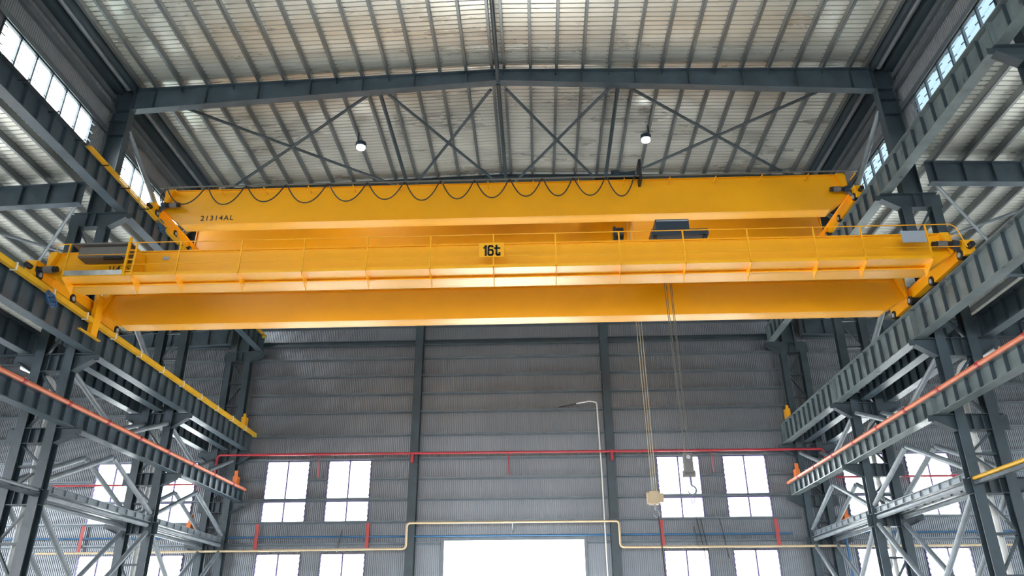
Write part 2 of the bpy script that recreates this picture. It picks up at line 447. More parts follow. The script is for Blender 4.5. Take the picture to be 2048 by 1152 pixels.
# ------------------------------------------------------------------ rafters
FN = ['nearest frame', 'frame in front of the cranes', 'frame behind the cranes', 'frame at the end wall']
def web(mb, pts_bot, pts_top, y, tw=0.016, fw=0.26, tf=0.025):
    n = len(pts_bot)
    for i in range(n - 1):
        a, b, c, d = pts_bot[i], pts_bot[i + 1], pts_top[i + 1], pts_top[i]
        mb.prism([(a[0], y - tw / 2, a[1]), (b[0], y - tw / 2, b[1]), (c[0], y - tw / 2, c[1]), (d[0], y - tw / 2, d[1])], (0, tw, 0))
        mb.bar((a[0], y, a[1]), (b[0], y, b[1]), fw, tf); mb.bar((d[0], y, d[1]), (c[0], y, c[1]), fw, tf)
def zt(u): return 18.05 - 0.0315 * u
def zb(u): return 17.62 - 0.0645 * u if u > 0 else 17.62
for i, f in enumerate(FR):
    t = thing('roof_rafter', (XC, f, 18.0), 'dark tapered rafter across the high nave roof, %s' % FN[i], 'rafter', 'nave rafters')
    us = [(-1, 11.65), (-1, 5.0), (1, 0.0), (1, 5.0), (1, 11.65)]
    mb = MB(); web(mb, [(X(s, u), zb(u)) for s, u in us], [(X(s, u), zt(u)) for s, u in us], f)
    mb.build('rafter_beam', BEAMC, t)
    for s in (-1, 1):
        for k, u in enumerate(PU[:14]):
            c = MB().box(X(s, u) - 0.008, X(s, u) + 0.008, f - 0.12, f + 0.12, zb(u) + 0.02 if k % 2 else zt(u) - 0.16, zt(u))
            c.prism([(X(s, u) - 0.006, f - 0.13, zt(u) - 0.02), (X(s, u) - 0.006, f - 0.42, zr(u) - 0.1), (X(s, u) - 0.006, f + 0.42, zr(u) - 0.1), (X(s, u) - 0.006, f + 0.13, zt(u) - 0.02)], (0.012, 0, 0))
            c.build('purlin_cleat', STEEL, t)
    for s in (-1, 1):
        t = thing('roof_rafter', (X(s, 12.5), f, 14.0), 'dark rafter under the low %s aisle roof, %s' % (SIDE[s], FN[i]), 'rafter', '%s aisle rafters' % SIDE[s])
        mb = MB(); a, b = 12.55, UA - 0.1
        web(mb, [(X(s, a), 13.48), (X(s, b), 13.1)], [(X(s, a), za(a) - 0.23), (X(s, b), za(b) - 0.23)], f)
        mb.build('rafter_beam', BEAMC, t)
        for k in range(13):
            u = 12.75 + 0.8345 * k
            zz = za(u) - 0.23
            c = MB().box(X(s, u) - 0.008, X(s, u) + 0.008, f - 0.12, f + 0.12, 13.5 - 0.032 * (u - 12.55), zz)
            c.prism([(X(s, u) - 0.006, f - 0.13, zz - 0.02), (X(s, u) - 0.006, f - 0.42, zz + 0.12), (X(s, u) - 0.006, f + 0.42, zz + 0.12), (X(s, u) - 0.006, f + 0.13, zz - 0.02)], (0.012, 0, 0))
            c.build('purlin_cleat', STEEL, t)

# ------------------------------------------------------------------ roof struts and bracing
for nm, x in (('left of the ridge', -4.9), ('along the ridge', XC), ('right of the ridge', 2.78)):
    for i, f in enumerate(FR[:-1]):
        if i == 0 and x != XC: continue
        m = MB().cyl((x, f + 0.05, 17.62), (x, f + BAY - 0.05, 17.62), 0.065)
        one('roof_strut', m, STEEL, 'round roof strut %s, %s' % (nm, ['bay nearest us', 'braced bay above the cranes', 'far bay by the end wall'][i]), 'strut', 'longitudinal roof struts')
XB = [X(-1, 11.2), -4.9, XC, 2.78, X(1, 11.2)]
PN = ['outer left', 'inner left', 'inner right', 'outer right']
f = FR[1]
for k in range(4):
    xa, xb = XB[k] + 0.25, XB[k + 1] - 0.25
    for (p, q, nn) in (((xa, f + 0.2), (xb, f + BAY - 0.25), 'left to right going away'), ((xb, f + 0.2), (xa, f + BAY - 0.25), 'right to left going away')):
        m = MB().cyl((p[0], p[1], 17.5), (q[0], q[1], 17.5 if nn[0] == 'l' else 17.49), 0.05)
        one('roof_brace', m, STEEL, 'diagonal roof brace tube of the %s cross, running %s' % (PN[k], nn), 'brace', 'roof cross bracing')
for s in (-1, 1):
    for (p, q, nn) in (((12.8, f + 0.2), (18.0, f + BAY - 0.3), 'outward'), ((18.0, f + 0.2), (12.8, f + BAY - 0.3), 'inward')):
        m = MB().cyl((X(s, p[0]), p[1], 13.65), (X(s, q[0]), q[1], 13.64 if nn == 'inward' else 13.65), 0.05)
        one('roof_brace', m, TUBEM, 'diagonal brace tube below the %s aisle roof running %s and away' % (SIDE[s], nn), 'brace', 'aisle roof bracing')

# ------------------------------------------------------------------ laced columns
def hcol(mb, x, y, z0, z1, d=0.26, w=0.24):
    mb.box(x - d / 2, x + d / 2, y - 0.01, y + 0.01, z0, z1)
    mb.box(x - d / 2 - 0.0, x - d / 2 + 0.02, y - w / 2, y + w / 2, z0, z1)
    mb.box(x + d / 2 - 0.02, x + d / 2, y - w / 2, y + w / 2, z0, z1)
for s in (-1, 1):
    for i, f in enumerate(FR):
        t = thing('laced_column', (X(s, 12.05), f, 0), 'tall laced steel column on the %s, %s' % (SIDE[s], FN[i]), 'column', 'laced columns')
        for u, nn in ((11.65, 'inner'), (12.48, 'outer')):
            m = MB(); x = X(s, u)
            m.box(x - 0.13, x + 0.13, f - 0.14, f - 0.12, 0, 12.66).box(x - 0.13, x + 0.13, f + 0.12, f + 0.14, 0, 12.66).box(x - 0.01, x + 0.01, f - 0.12, f + 0.12, 0, 12.66)
            m.build('column_chord', STEEL, t)
        # brackets: wide plates with tapered ends
        for z0, z1, ua, ub in ((8.18, 8.66, 11.0, 13.1), (6.22, 6.62, 11.02, 12.75), (12.65, 13.1, 11.02, 12.62), (4.67, 5.04, 11.5, 13.05)):
            m = MB(); zt_ = z1; n_in = z1 - 0.16; inn = ua < 11.3
            poly = [(ua, z1), (ub, z1)]
            poly += [(ub, z1 - 0.2 if ub > 12.9 else z0), (12.65, z0), (11.5, z0)]
            poly += [(ua, n_in if inn else z0)]
            m.prism([(X(s, u), f - 0.008, z) for u, z in poly], (0, 0.016, 0))
            for u in (11.95, 12.2): m.box(X(s, u) - 0.008, X(s, u) + 0.008, f - 0.10, f + 0.10, z0, z1)
            for a, b in zip(poly, poly[1:] + poly[:1]):
                if abs(a[0] - b[0]) + abs(a[1] - b[1]) < 0.01: continue
                m.bar((X(s, a[0]), f, a[1]), (X(s, b[0]), f, b[1]), 0.235, 0.02)
            m.build('bracket_beam', STEEL, t)
        # lacing
        zs = []
        for za0, zb0, n in ((0.0, 4.67, 5), (5.04, 6.22, 2), (6.62, 8.18, 2), (8.66, 12.65, 4)):
            st = (zb0 - za0) / n
            for k in range(n):
                z0 = za0 + k * st; z1 = z0 + st
                a, b = (11.78, 12.35) if k % 2 == 0 else (12.35, 11.78)
                m = MB().bar((X(s, a), f, z1 - 0.06), (X(s, b), f, z0 + 0.06), 0.08, 0.05)
                m.build('lacing_bar', STEEL, t)
                if k: MB().bar((X(s, 11.78), f, z0), (X(s, 12.35), f, z0), 0.10, 0.06).build('lacing_bar', STEEL, t)
        # upper shaft up to the rafter knee
        m = MB(); xa, xb = X(s, 11.68), X(s, 12.2)
        x0, x1 = min(xa, xb), max(xa, xb)
        m.box(x0, x1, f - 0.01, f + 0.01, 13.1, 17.7).box(xa - 0.012, xa + 0.012, f - 0.15, f + 0.15, 13.1, 17.7).box(xb - 0.012, xb + 0.012, f - 0.15, f + 0.15, 13.1, 17.7)
        m.build('upper_shaft', STEEL, t)
        m = MB()
        for z in (15.9, 16.45, 16.85): m.box(x0, x1, f - 0.14, f + 0.14, z - 0.01, z + 0.01)
        m.build('knee_stiffeners', STEEL, t)
        m = MB().bar((X(s, 12.1), f, 16.3), (X(s, 12.33), f, 16.5), 0.06, 0.06)
        m.build('girt_bracket', STEEL, t)

# ------------------------------------------------------------------ runway beams
STM = {}
def stiff_mesh(h):
    key = round(h, 3)
    if key not in STM:
        m = MB().box(0.008, 0.095, -0.012, 0.012, 0.02, h - 0.02).box(-0.095, -0.008, -0.012, 0.012, 0.02, h - 0.02)
        STM[key] = m.mesh('stiffener')
    return STM[key]
LEV = {'upper': (13.12, 13.82), 'middle': (8.70, 9.50), 'lower': (6.62, 7.10)}
def runway(s, u, z0, z1, y0, y1, label, group, rail=True, nst=10, material=BEAMC, fw=0.3):
    t = thing('runway_beam', (X(s, u), (y0 + y1) / 2, z0), label, 'beam', group)
    x = X(s, u); m = MB()
    m.ib((x, y0 + 0.01, (z0 + z1) / 2), (x, y1 - 0.01, (z0 + z1) / 2), z1 - z0, fw)
    m.box(x - 0.12, x + 0.12, y0 + 0.02, y0 + 0.04, z0, z1).box(x - 0.12, x + 0.12, y1 - 0.04, y1 - 0.02, z0, z1)
    m.build('beam_body', material, t)
    me = stiff_mesh(z1 - z0)
    if not me.materials: me.materials.append(STEEL)
    st = (y1 - y0) / (nst + 1)
    for k in range(1, nst + 1):
        o = bpy.data.objects.new('stiffener', me); COL.objects.link(o); o.parent = t
        o.location = (0, y0 + k * st - t.location.y, 0)
    if rail:
        m = MB().box(x - 0.05, x + 0.05, y0, y1, z1, z1 + 0.02).box(x - 0.015, x + 0.015, y0, y1, z1 + 0.02, z1 + 0.07).box(x - 0.035, x + 0.035, y0, y1, z1 + 0.07, z1 + 0.10)
        m.build('crane_rail', DARK, t)
    return t
BN = {7.07: 'the bay beside the camera', 13.13: 'the near bay', 19.19: 'the second bay', 25.25: 'the far bay'}
for s in (-1, 1):
    for f in (7.07, 13.13, 19.19, 25.25):
        y1 = f + BAY
        for nm, (z0, z1) in LEV.items():
            if f < 10 and nm != 'upper': continue
            runway(s, 11.2, z0, z1, f, y1, '%s %s ribbed crane runway beam, %s' % (SIDE[s], nm, BN[f]), 'nave crane runway beams', material=(LITSTEEL if s > 0 else BEAMC))
        if f < 10: continue
        runway(s, 12.95, 8.70, 9.35, f, y1, 'runway beam on the aisle side of the %s columns in %s' % (SIDE[s], BN[f]), 'aisle runway beams')
        if f > 15:
            runway(s, 11.97, 8.70, 9.1, f + 0.25, y1 - 0.25, 'backup beam between the chords of the %s columns in %s' % (SIDE[s], BN[f]), 'backup beams', rail=False)

# ------------------------------------------------------------------ side bracing between the towers
for s in (-1, 1):
    for f in FR[:-1]:
        bn = BN[round(f, 2)]
        if f < 15: nb = 'near'
        for u, pl in ((11.65, 'inner'), (12.48, 'outer')):
            ym = f + BAY / 2
            if f < 15:
                if pl == 'inner':
                    m = MB().cyl((X(s, 11.6), f + 0.2, 5.02), (X(s, 11.6), f + BAY - 0.12, 5.02), 0.05)
                    m2 = MB().box(X(s, 11.6) - 0.06, X(s, 11.6) + 0.06, f + 0.2, f + BAY - 0.15, 4.86, 4.94)
                    t = thing('guard_rail', (X(s, 11.6), ym, 4.95), '%s rail passing the %s columns in the near bay' % ('yellow' if s > 0 else 'grey', SIDE[s]), 'rail')
                    m.build('rail_tube', YEL2 if s > 0 else TUBEM, t); m2.build('rail_support', STEEL, t)
                continue
            t = thing('side_strut', (X(s, u), ym, 4.9), 'pale strut beam between the %s columns, %s chords, %s' % (SIDE[s], pl, bn), 'strut', 'longitudinal side struts')
            x = X(s, u)
            MB().cyl((x, f + 0.25, 4.93), (x, f + BAY - 0.25, 4.93), 0.07).build('strut_tube', TUBEM, t)
            m = MB().box(x - 0.1, x + 0.1, f + 0.2, f + BAY - 0.2, 5.02, 5.035).box(x - 0.01, x + 0.01, f + 0.2, f + BAY - 0.2, 5.035, 5.2).box(x - 0.06, x + 0.06, f + 0.2, f + BAY - 0.2, 5.2, 5.215)
            for k in range(1, 11):
                y = f + BAY * k / 11
                m.box(x - 0.05, x + 0.05, y - 0.01, y + 0.01, 5.03, 5.2)
            m.build('strut_channel', TUBEM, t)
            for za1, zb1, nn in ((5.32, 6.5, 'below the lower runway'), (8.28, 7.2, 'above the lower runway'), (4.72, 2.5, 'below the strut beam')):
                for e, dn in ((f + 0.16, 'near'), (f + BAY - 0.16, 'far')):
                    m = MB().cyl((x, e, za1), (x, ym - 0.05 if dn == 'near' else ym + 0.05, zb1), 0.075)
                    one('brace_tube', m, TUBEM, '%s diagonal tube %s, %s %s chords, %s' % (dn, nn, SIDE[s], pl, bn), 'brace', 'side brace tubes')
        if f != FR[1]: continue
        m = MB().cyl((X(s, 12.0), f + BAY - 0.12, 9.2), (X(s, 12.0), f + 0.12, 12.9), 0.085)
        one('brace_tube', m, TUBEM, 'long diagonal tube between middle and upper runway on the %s side in %s' % (SIDE[s], bn), 'brace', 'upper side brace tubes')

def smooth_corner(pts, r=0.15):
    out = [Vector(pts[0])]
    for a, b, c in zip(pts, pts[1:], pts[2:]):
        a, b, c = Vector(a), Vector(b), Vector(c)
        p = b + (a - b).normalized() * r; q = b + (c - b).normalized() * r
        for k in range(6):
            t = k / 5; out.append(p * (1 - t) ** 2 + b * 2 * t * (1 - t) + q * t * t)
    out.append(Vector(pts[-1])); return out
for s in (-1, 1):
    for f in FR[1:3]:
        m = MB().tube(smooth_corner([(X(s, 13.2), f + 0.32, 8.45), (X(s, 12.25), f + 0.32, 8.05), (X(s, 12.12), f + 0.32, 7.7), (X(s, 12.12), f + 0.32, 0.1)]), 0.075, 14)
        for z in (2.2, 4.2, 6.0, 7.4): m.cyl((X(s, 12.12), f + 0.32, z), (X(s, 12.12), f + 0.32, z + 0.1), 0.09, 14)
        one('drain_pipe', m, WHITE, 'pale round drain pipe behind the %s laced column, %s' % (SIDE[s], 'frame in front of the cranes' if f < 20 else 'frame behind the cranes'), 'pipe', 'drain pipes')

# ------------------------------------------------------------------ conductor bars, pipes
def clamps(parent, x0, y0, y1, z, step, r, material, w=0.02, name='clamp'):
    y = y0
    while y < y1:
        MB().tube([(x0, y - w, z), (x0, y + w, z)], r, 12).build(name, material, parent); y += step
for s in (-1, 1):
    x = X(s, 11.03)
    t = thing('conductor_rail', (x, 22, 7.12), 'orange conductor rail along the lower runway on the %s side' % SIDE[s], 'conductor rail', 'orange conductor rails')
    MB().cyl((x, 13.3, 7.13), (x, 31.35, 7.13), 0.06, 12).build('conductor_tube', ORAN, t)
    clamps(t, x, 14.8, 31, 7.13, 1.9, 0.075, RED, 0.05, 'joint_cover')
    y = 13.9
    while y < 31:
        MB().box(x - 0.012, x + 0.012, y - 0.012, y + 0.012, 7.10, 7.225).build('hanger_clip', CREAM, t); y += 0.95
    xx = X(s, 11.38)
    one('end_stop', MB().box(xx - 0.09, xx + 0.09, 31.0, 31.3, 7.12, 7.62).box(xx - 0.07, xx + 0.07, 31.05, 31.08, 7.62, 7.85), ORANB, 'orange end stop on the %s lower runway by the end wall' % SIDE[s], 'end stop', 'crane end stops')
    one('end_stop', MB().box(xx - 0.09, xx + 0.09, 31.0, 31.3, 9.5, 10.1).box(xx - 0.05, xx + 0.05, 31.05, 31.08, 10.1, 10.25), YEL, 'yellow end stop on the %s middle runway by the end wall' % SIDE[s], 'end stop', 'crane end stops')
    xx = X(s, 12.95)
    one('end_stop', MB().box(xx - 0.09, xx + 0.09, 30.9, 31.2, 5.22, 5.8).box(xx - 0.06, xx + 0.06, 30.95, 31.15, 5.8, 6.1), ORANB, 'small orange end stop in the %s aisle near the end wall windows' % SIDE[s], 'end stop', 'crane end stops')
# yellow enclosed busbar on the left middle runway
x = X(-1, 10.98)
t = thing('busbar', (x, 22, 9.4), 'yellow enclosed busbar along the left middle runway', 'busbar')
MB().box(x - 0.06, x + 0.06, 13.3, 31.35, 9.36, 9.50).build('busbar_casing', YEL2, t)
y = 13.8
while y < 31.2:
    MB().box(x - 0.075, x + 0.075, y - 0.02, y + 0.02, 9.34, 9.54).build('hanger_clip', WHITE, t); y += 1.5
MB().box(x - 0.07, x + 0.07, 31.35, 31.5, 9.33, 9.50).build('end_cap', LIME, t)
x = X(-1, 10.97)
t = thing('busbar', (x, 22, 13.85), 'bundle of thin yellow conductor bars along the left upper runway', 'busbar')
for k in range(4):
    MB().box(x - 0.05 + 0.05 * k, x - 0.026 + 0.05 * k, 16.6, 30.9, 13.69, 13.715).build('conductor_bar', YEL2, t)
for k in range(2):
    MB().box(x - 0.05 + 0.12 * k, x - 0.038 + 0.12 * k, 11.0, 16.6, 13.72, 13.732).build('backlit_bar', CABLE, t)  # near stretch of the bars, backlit undersides painted in as a dark colour
y = 11.5
while y < 30.8:
    MB().box(x - 0.17, x + 0.13, y - 0.012, y + 0.012, 13.67, 13.69).build('bar_support', BLACK, t); y += 1.2
MB().box(x - 0.08, x + 0.08, 30.9, 31.0, 13.64, 13.8).build('end_cap', LIME, t)

def pipe(name, pts, r, material, label, cat='pipe', n=10): return one(name, MB().tube(pts, r, n), material, label, cat)
def smooth_corner(pts, r=0.15):
    out = [Vector(pts[0])]
    for a, b, c in zip(pts, pts[1:], pts[2:]):
        a, b, c = Vector(a), Vector(b), Vector(c)
        p = b + (a - b).normalized() * r; q = b + (c - b).normalized() * r
        for k in range(6):
            t = k / 5; out.append(p * (1 - t) ** 2 + b * 2 * t * (1 - t) + q * t * t)
    out.append(Vector(pts[-1])); return out
yy = 31.07
t = thing('fire_pipe', (0, yy, 8.5), 'dark red fire pipe running high across the end wall above the windows', 'pipe')
MB().tube(smooth_corner([(-13.32, yy, 7.3), (-13.32, yy, 8.5), (11.5, yy, 8.42), (11.5, yy, 7.4)]), 0.05).build('main_pipe', RED, t)
for x in (-9.05, -1.25, 7.0):
    MB().cyl((x, yy, 8.42), (x + 0.03, yy, 7.55), 0.022).build('drop_pipe', RED, t)
for x in (-5.2, 2.98):
    MB().box(x - 0.05, x + 0.05, yy - 0.06, yy + 0.2, 8.1, 8.5).build('pipe_clamp', RED, t)
pipe('fire_pipe', [(X(-1, 20), 31.3, 7.36), (-14.2, 31.3, 7.36)], 0.04, RED, 'thin red pipe across the windows of the left aisle')
pipe('fire_pipe', [(11.9, 31.3, 7.33), (17.2, 31.3, 7.33)], 0.04, RED, 'thin red pipe across the windows of the right aisle')
t = thing('gas_pipe', (0, 31.08, 4.7), 'cream pipe low across the end wall, stepping up over the doorway', 'pipe')
MB().tube(smooth_corner([(X(-1, 19), 31.08, 4.68), (-5.28, 31.08, 4.74), (-5.28, 31.08, 5.71), (3.1, 31.08, 5.70), (3.1, 31.08, 4.72), (X(1, 20), 31.08, 4.66)]), 0.045).build('main_pipe', CREAM, t)
for x in (-8.0, -1.1, 6.1):
    MB().tube([(x, 31.08, 4.66 if x != -1.1 else 5.72), (x + 0.0, 31.58, 5.5 if x != -1.1 else 5.4)], 0.03).build('pipe_bracket', GIRT, t)
pipe('water_pipe', [(X(-1, 22), 31.55, 5.30), (2.9, 31.55, 5.24)], 0.035, BLUE, 'blue pipe across the end wall left of the right gable column')
pipe('water_pipe', [(3.2, 31.55, 5.24), (9.9, 31.55, 5.22)], 0.035, BLUE, 'blue pipe under the upper windows right of the doorway')
pipe('water_pipe', [(11.9, 31.55, 5.24), (20.9, 31.55, 5.2)], 0.035, BLUE, 'blue pipe across the end wall of the right aisle')
pipe('water_pipe', [(11.75, 31.0, 5.3), (11.78, 31.0, 0.4)], 0.045, BLUE, 'blue riser pipe beside the right tower at the end wall')
t = thing('conduit', (2.55, 31.4, 6), 'long thin white conduit hanging down beside the right gable column', 'conduit')
MB().tube(smooth_corner([(1.65, 31.62, 10.62), (2.2, 31.45, 10.68), (2.5, 31.4, 10.6), (2.55, 31.35, 8.0), (2.58, 31.35, 0.6)], 0.1), 0.03).build('conduit_tube', WHITE, t)
MB().tube([(0.9, 31.6, 10.47), (1.65, 31.62, 10.62)], 0.02).build('feed_cable', CABLE, t)
for (x, w) in ((-11.42, 'left edge of the first nave window'), (-6.93, 'right edge of the second nave window'), (4.82, 'left edge of the third nave window'), (9.33, 'right edge of the fourth nave window'), (-18.6, 'left aisle window'), (11.95, 'corner beside the right tower'), (17.3, 'right aisle window'), (-13.95, 'corner beside the left tower')):
    one('red_band', MB().box(x - 0.07, x + 0.07, YW - 0.215, YW - 0.20, 4.78, 5.78), REDT, 'red painted strip below the %s on the end wall' % w, 'strip', 'red strips')
for x, nn in ((-11.0, 'left pair'), (5.2, 'right pair')):
    one('ladder_rail', MB().box(x - 1.0, x + 4.6, YW - 0.19, YW + 0.0, 6.745, 6.785), GIRT, 'thin pale rail across the %s of nave windows' % nn, 'rail', 'window rails')
for x, y0, nn in ((6.35, 31.45, 'left'), (6.5, 31.45, 'middle'), (7.25, 31.45, 'right')):
    pipe('hanging_cable', [(x - 0.12, y0 + 0.15, 5.9), (x - 0.02, y0, 5.0), (x + 0.06, y0, 4.3)], 0.016, CABLE, '%s of the black cables hanging below the right nave windows' % nn, 'cable', 6)

# ------------------------------------------------------------------ floodlights
for x, s in ((-6.18, -1), (4.08, 1)):
    t = thing('floodlight', (x, 22.1, 17.5), 'lit floodlight hanging under a purlin %s of the ridge' % SIDE[s], 'light')
    c = Vector((x, 22.1, 17.42))
    MB().bar((x, 22.1, 17.5), (x, 22.1, 17.93), 0.05, 0.05).build('bracket', DARK, t)
    h = MB(); R = 0.19
    h.prism([(x - R * s * 0.6 + R * math.cos(a), 22.1 + R * math.sin(a), 17.36) for a in [math.pi / 8 + k * math.pi / 4 for k in range(8)]], (0, 0, 0.16))
    h.build('housing', DARK, t)
    MB().tube([(x + s * -0.0 - R * s * 0.6, 22.1, 17.30), (x - R * s * 0.6, 22.1, 17.36)], 0.15, 20).build('lamp_glass', LAMP, t)
    l = bpy.data.lights.new('floodlight_beam', 'SPOT'); l.energy = 150; l.spot_size = 2.2; l.shadow_soft_size = 0.1
    lo = bpy.data.objects.new('floodlight_beam', l); COL.objects.link(lo); lo.parent = t; lo.location = (-R * s * 0.6, 0, -0.26)

# ------------------------------------------------------------------ cranes
def text_part(txt, size, loc, parent, material, name='lettering', sx=1.0, bold=0.0):
    c = bpy.data.curves.new(name, 'FONT'); c.body = txt; c.size = size; c.extrude = 0.004; c.offset = bold
    c.space_character = 1.22
    c.materials.append(material)
    tmp = bpy.data.objects.new(name, c); COL.objects.link(tmp)
    bpy.context.view_layer.update()
    me = bpy.data.meshes.new_from_object(tmp.evaluated_get(bpy.context.evaluated_depsgraph_get()))
    bpy.data.objects.remove(tmp)
    o = bpy.data.objects.new(name, me); COL.objects.link(o)
    if not me.materials: me.materials.append(material)
    o.parent = parent; o.location = Vector(loc) - parent.location; o.rotation_euler = (math.radians(90), 0, 0); o.scale = (sx, 1, 1)
    return o
def girder(parent, name, ya, yb, z0, z1, zend, uend=11.05, ubot=10.35, tf=0.03, lab=None):
    """box girder between ya and yb; bottom z0 rising to zend at the ends"""
    m = MB(); fl = 0.05
    poly = [(X(-1, uend), z1), (X(-1, uend), zend), (X(-1, ubot), z0), (X(1, ubot), z0), (X(1, uend), zend), (X(1, uend), z1)]
    for y in (ya + 0.05, yb - 0.062): m.prism([(x, y, z) for x, z in poly], (0, 0.012, 0))
    for a, b in zip(poly, poly[1:] + poly[:1]):
        m.prism([(a[0], ya, a[1]), (b[0], ya, b[1]), (b[0], yb, b[1]), (a[0], yb, a[1])], (0, 0, tf if a[1] < z1 or b[1] < z1 else -tf) if abs(a[0] - b[0]) > 0.01 else (tf if a[0] < XC else -tf, 0, 0))
    o = m.build(name, YEL, parent)
    return o
def truck(parent, s, ya, yb, z0, z1):
    """end truck: two wheel bogies joined by a slimmer beam, wheels standing on the rail"""
    x = X(s, 11.2); L = yb - ya; b1 = ya + L * 0.42; b2 = yb - L * 0.30
    m = MB()
    m.box(x - 0.13, x + 0.13, ya, b1, z0, z1).box(x - 0.13, x + 0.13, b2, yb, z0, z1).box(x - 0.1, x + 0.1, b1, b2, z0 + 0.12, z1)
    m.box(x - 0.16, x + 0.16, ya, yb, z1, z1 + 0.02)
    m.build('end_truck', YEL, parent)
    for y in (ya + 0.2, b1 - 0.05, b2 + 0.05, yb - 0.15):
        xi = X(s, 11.2 - 0.15)
        MB().cyl((xi, y, z0 + 0.08), (X(s, 11.33), y, z0 + 0.08), 0.125, 24).build('wheel', BLACK, parent)
        MB().cyl((X(s, 11.2 - 0.17), y, z0 + 0.08), (xi, y, z0 + 0.08), 0.06, 16).build('wheel_hub', GREYP, parent)
    for y, d in ((ya, -1), (yb, 1)):
        MB().cyl((x, y, z0 + 0.2), (x, y + 0.16 * d, z0 + 0.2), 0.07, 16).build('buffer', BLACK, parent)
def motor(parent, s, y, z, u=10.75):
    x0, x1 = X(s, u), X(s, u - 0.45)
    t = MB().cyl((x0, y, z), (x1, y, z), 0.075, 20).build('travel_motor', BLACK, parent)
    MB().cyl((x0 + (x1 - x0) * 0.3, y, z), (x0 + (x1 - x0) * 0.8, y, z), 0.088, 20).build('motor_fins', CABG, t)
    MB().cyl((X(s, u + 0.12), y, z - 0.03), (X(s, u), y, z), 0.11, 20).build('gearbox', DARK, t)
    MB().bar((X(s, u + 0.1), y, z - 0.05), (X(s, 11.1), y + 0.1, z - 0.15), 0.1, 0.12).build('drive_shaft', DARK, t)

# ---- crane on the middle runway
cr = thing('overhead_crane', (XC, 18.1, 9.6), 'yellow double-girder overhead crane marked 16t, the lower and nearer of two', 'crane')
G1a, G1b, G2a, G2b = 16.42, 16.92, 18.95, 19.40
ZB, ZT = 9.42, 10.36
girder(cr, 'front_girder', G1a, G1b, ZB, ZT, 9.85)
girder(cr, 'rear_girder', G2a, G2b, ZB, ZT, 9.85)
for s in (-1, 1):
    truck(cr, s, 16.1, 20.15, 9.62, 9.98)
    motor(cr, s, 16.22, 9.95 if s > 0 else 9.8, 10.9 if s > 0 else 11.05)
    # end diaphragms seen as bright gussets
    for ga, gb in ((G1a, G1b), (G2a, G2b)):
        MB().prism([(X(s, 10.95), ga + 0.02, ZT - 0.03), (X(s, 10.75), ga + 0.02, ZT - 0.03), (X(s, 10.95), ga + 0.02, 9.8), ], (0, -0.12, 0)).build('end_gusset', YEL, cr)
for ga in (G1a + 0.1, G2a + 0.1):
    MB().box(X(-1, 11.0), X(1, 11.0), ga + 0.1, ga + 0.16, ZT, ZT + 0.05).build('trolley_rail', DARK, cr)
# walkway
wx0, wx1 = -11.35, 9.22
yk = 15.98
wk = MB().box(wx0, wx1, yk, G1a + 0.05, 9.475, 9.495).box(wx0, wx1, yk, yk + 0.012, 9.495, 9.56).build('walkway', YEL, cr)
POST = [-11.3, -9.65, -8.57, -7.06, -5.53, -4.0, -2.48, -0.98, 0.50, 2.01, 3.52, 5.03, 6.58, 7.68, 9.19]
for i, x in enumerate(POST):
    MB().prism([(x - 0.008, yk, 9.56), (x - 0.008, yk, 9.43), (x - 0.008, G1a + 0.03, 9.20), (x - 0.008, G1a + 0.03, 9.475), (x - 0.008, yk + 0.02, 9.475)], (0.016, 0, 0)).build('walkway_bracket', YEL, cr)
    MB().box(x - 0.016, x + 0.016, yk - 0.016, yk + 0.016, 9.5, 10.36).build('rail_post', YEL, cr)
for z in (10.36, 10.05, 9.77):
    if z == 10.36:
        MB().tube([(wx0 - 0.45, yk + 0.3, z - 0.05), (wx0 - 0.3, yk, z - 0.02), (wx0, yk, z), (wx1, yk, z), (wx1 + 0.55, yk, z), (wx1 + 0.68, yk, z - 0.08), (wx1 + 0.74, yk, z - 0.3), (wx1 + 0.82, yk, 9.75)], 0.013, 8).build('hand_rail', YEL, cr)
    else:
        MB().tube([(wx0, yk, z), (wx1 + 0.7, yk, z)], 0.010, 8).build('hand_rail', YEL, cr)
# control cabinet and its platform at the left end
MB().box(-11.1, -9.85, 16.05, 16.4, 10.02, 10.30).build('control_cabinet', CABG, cr)
MB().box(-11.25, -9.8, 15.96, 16.42, 10.33, 10.37).build('cabinet_roof', CABG, cr)
MB().box(-10.45, -10.0, 16.03, 16.1, 9.96, 10.03).build('cabinet_plug', BLACK, cr)
MB().box(-11.3, -9.85, 15.97, 15.985, 9.5, 9.63).build('toe_plate', SILV, cr)
gt = MB().box(-9.86, -9.80, 15.95, 16.0, 9.45, 10.5).box(-9.64, -9.61, 15.95, 16.4, 9.45, 10.2)
for z in (9.6, 9.9, 10.15): gt.box(-9.86, -9.61, 15.96, 15.99, z - 0.015, z + 0.015)
gt.build('walkway_gate', YEL, cr)
for k, (xa, za1, pts) in enumerate([(-10.5, 9.97, [(0, 0), (0.02, -0.12), (-0.02, -0.26)]), (-10.4, 9.97, [(0, 0), (0.0, -0.15), (-0.05, -0.27)]), (-10.25, 9.98, [(0, 0), (-0.1, -0.14), (-0.13, -0.27)]), (-10.3, 9.96, [(0.02, 0.0), (0.06, -0.13), (0.02, -0.24)]), (-10.08, 9.95, [(0, 0), (0.06, -0.06), (0.0, -0.14), (-0.08, -0.24)]), (-9.98, 9.85, [(0, 0), (0.08, -0.02), (0.14, -0.02)]), (-9.75, 9.9, [(0, 0), (0.03, -0.1), (-0.02, -0.2)])]):
    MB().tube([(xa + a, G1a + 0.035, za1 + b) for a, b in pts], 0.013, 6).build('hanging_cable', CABLE, cr)
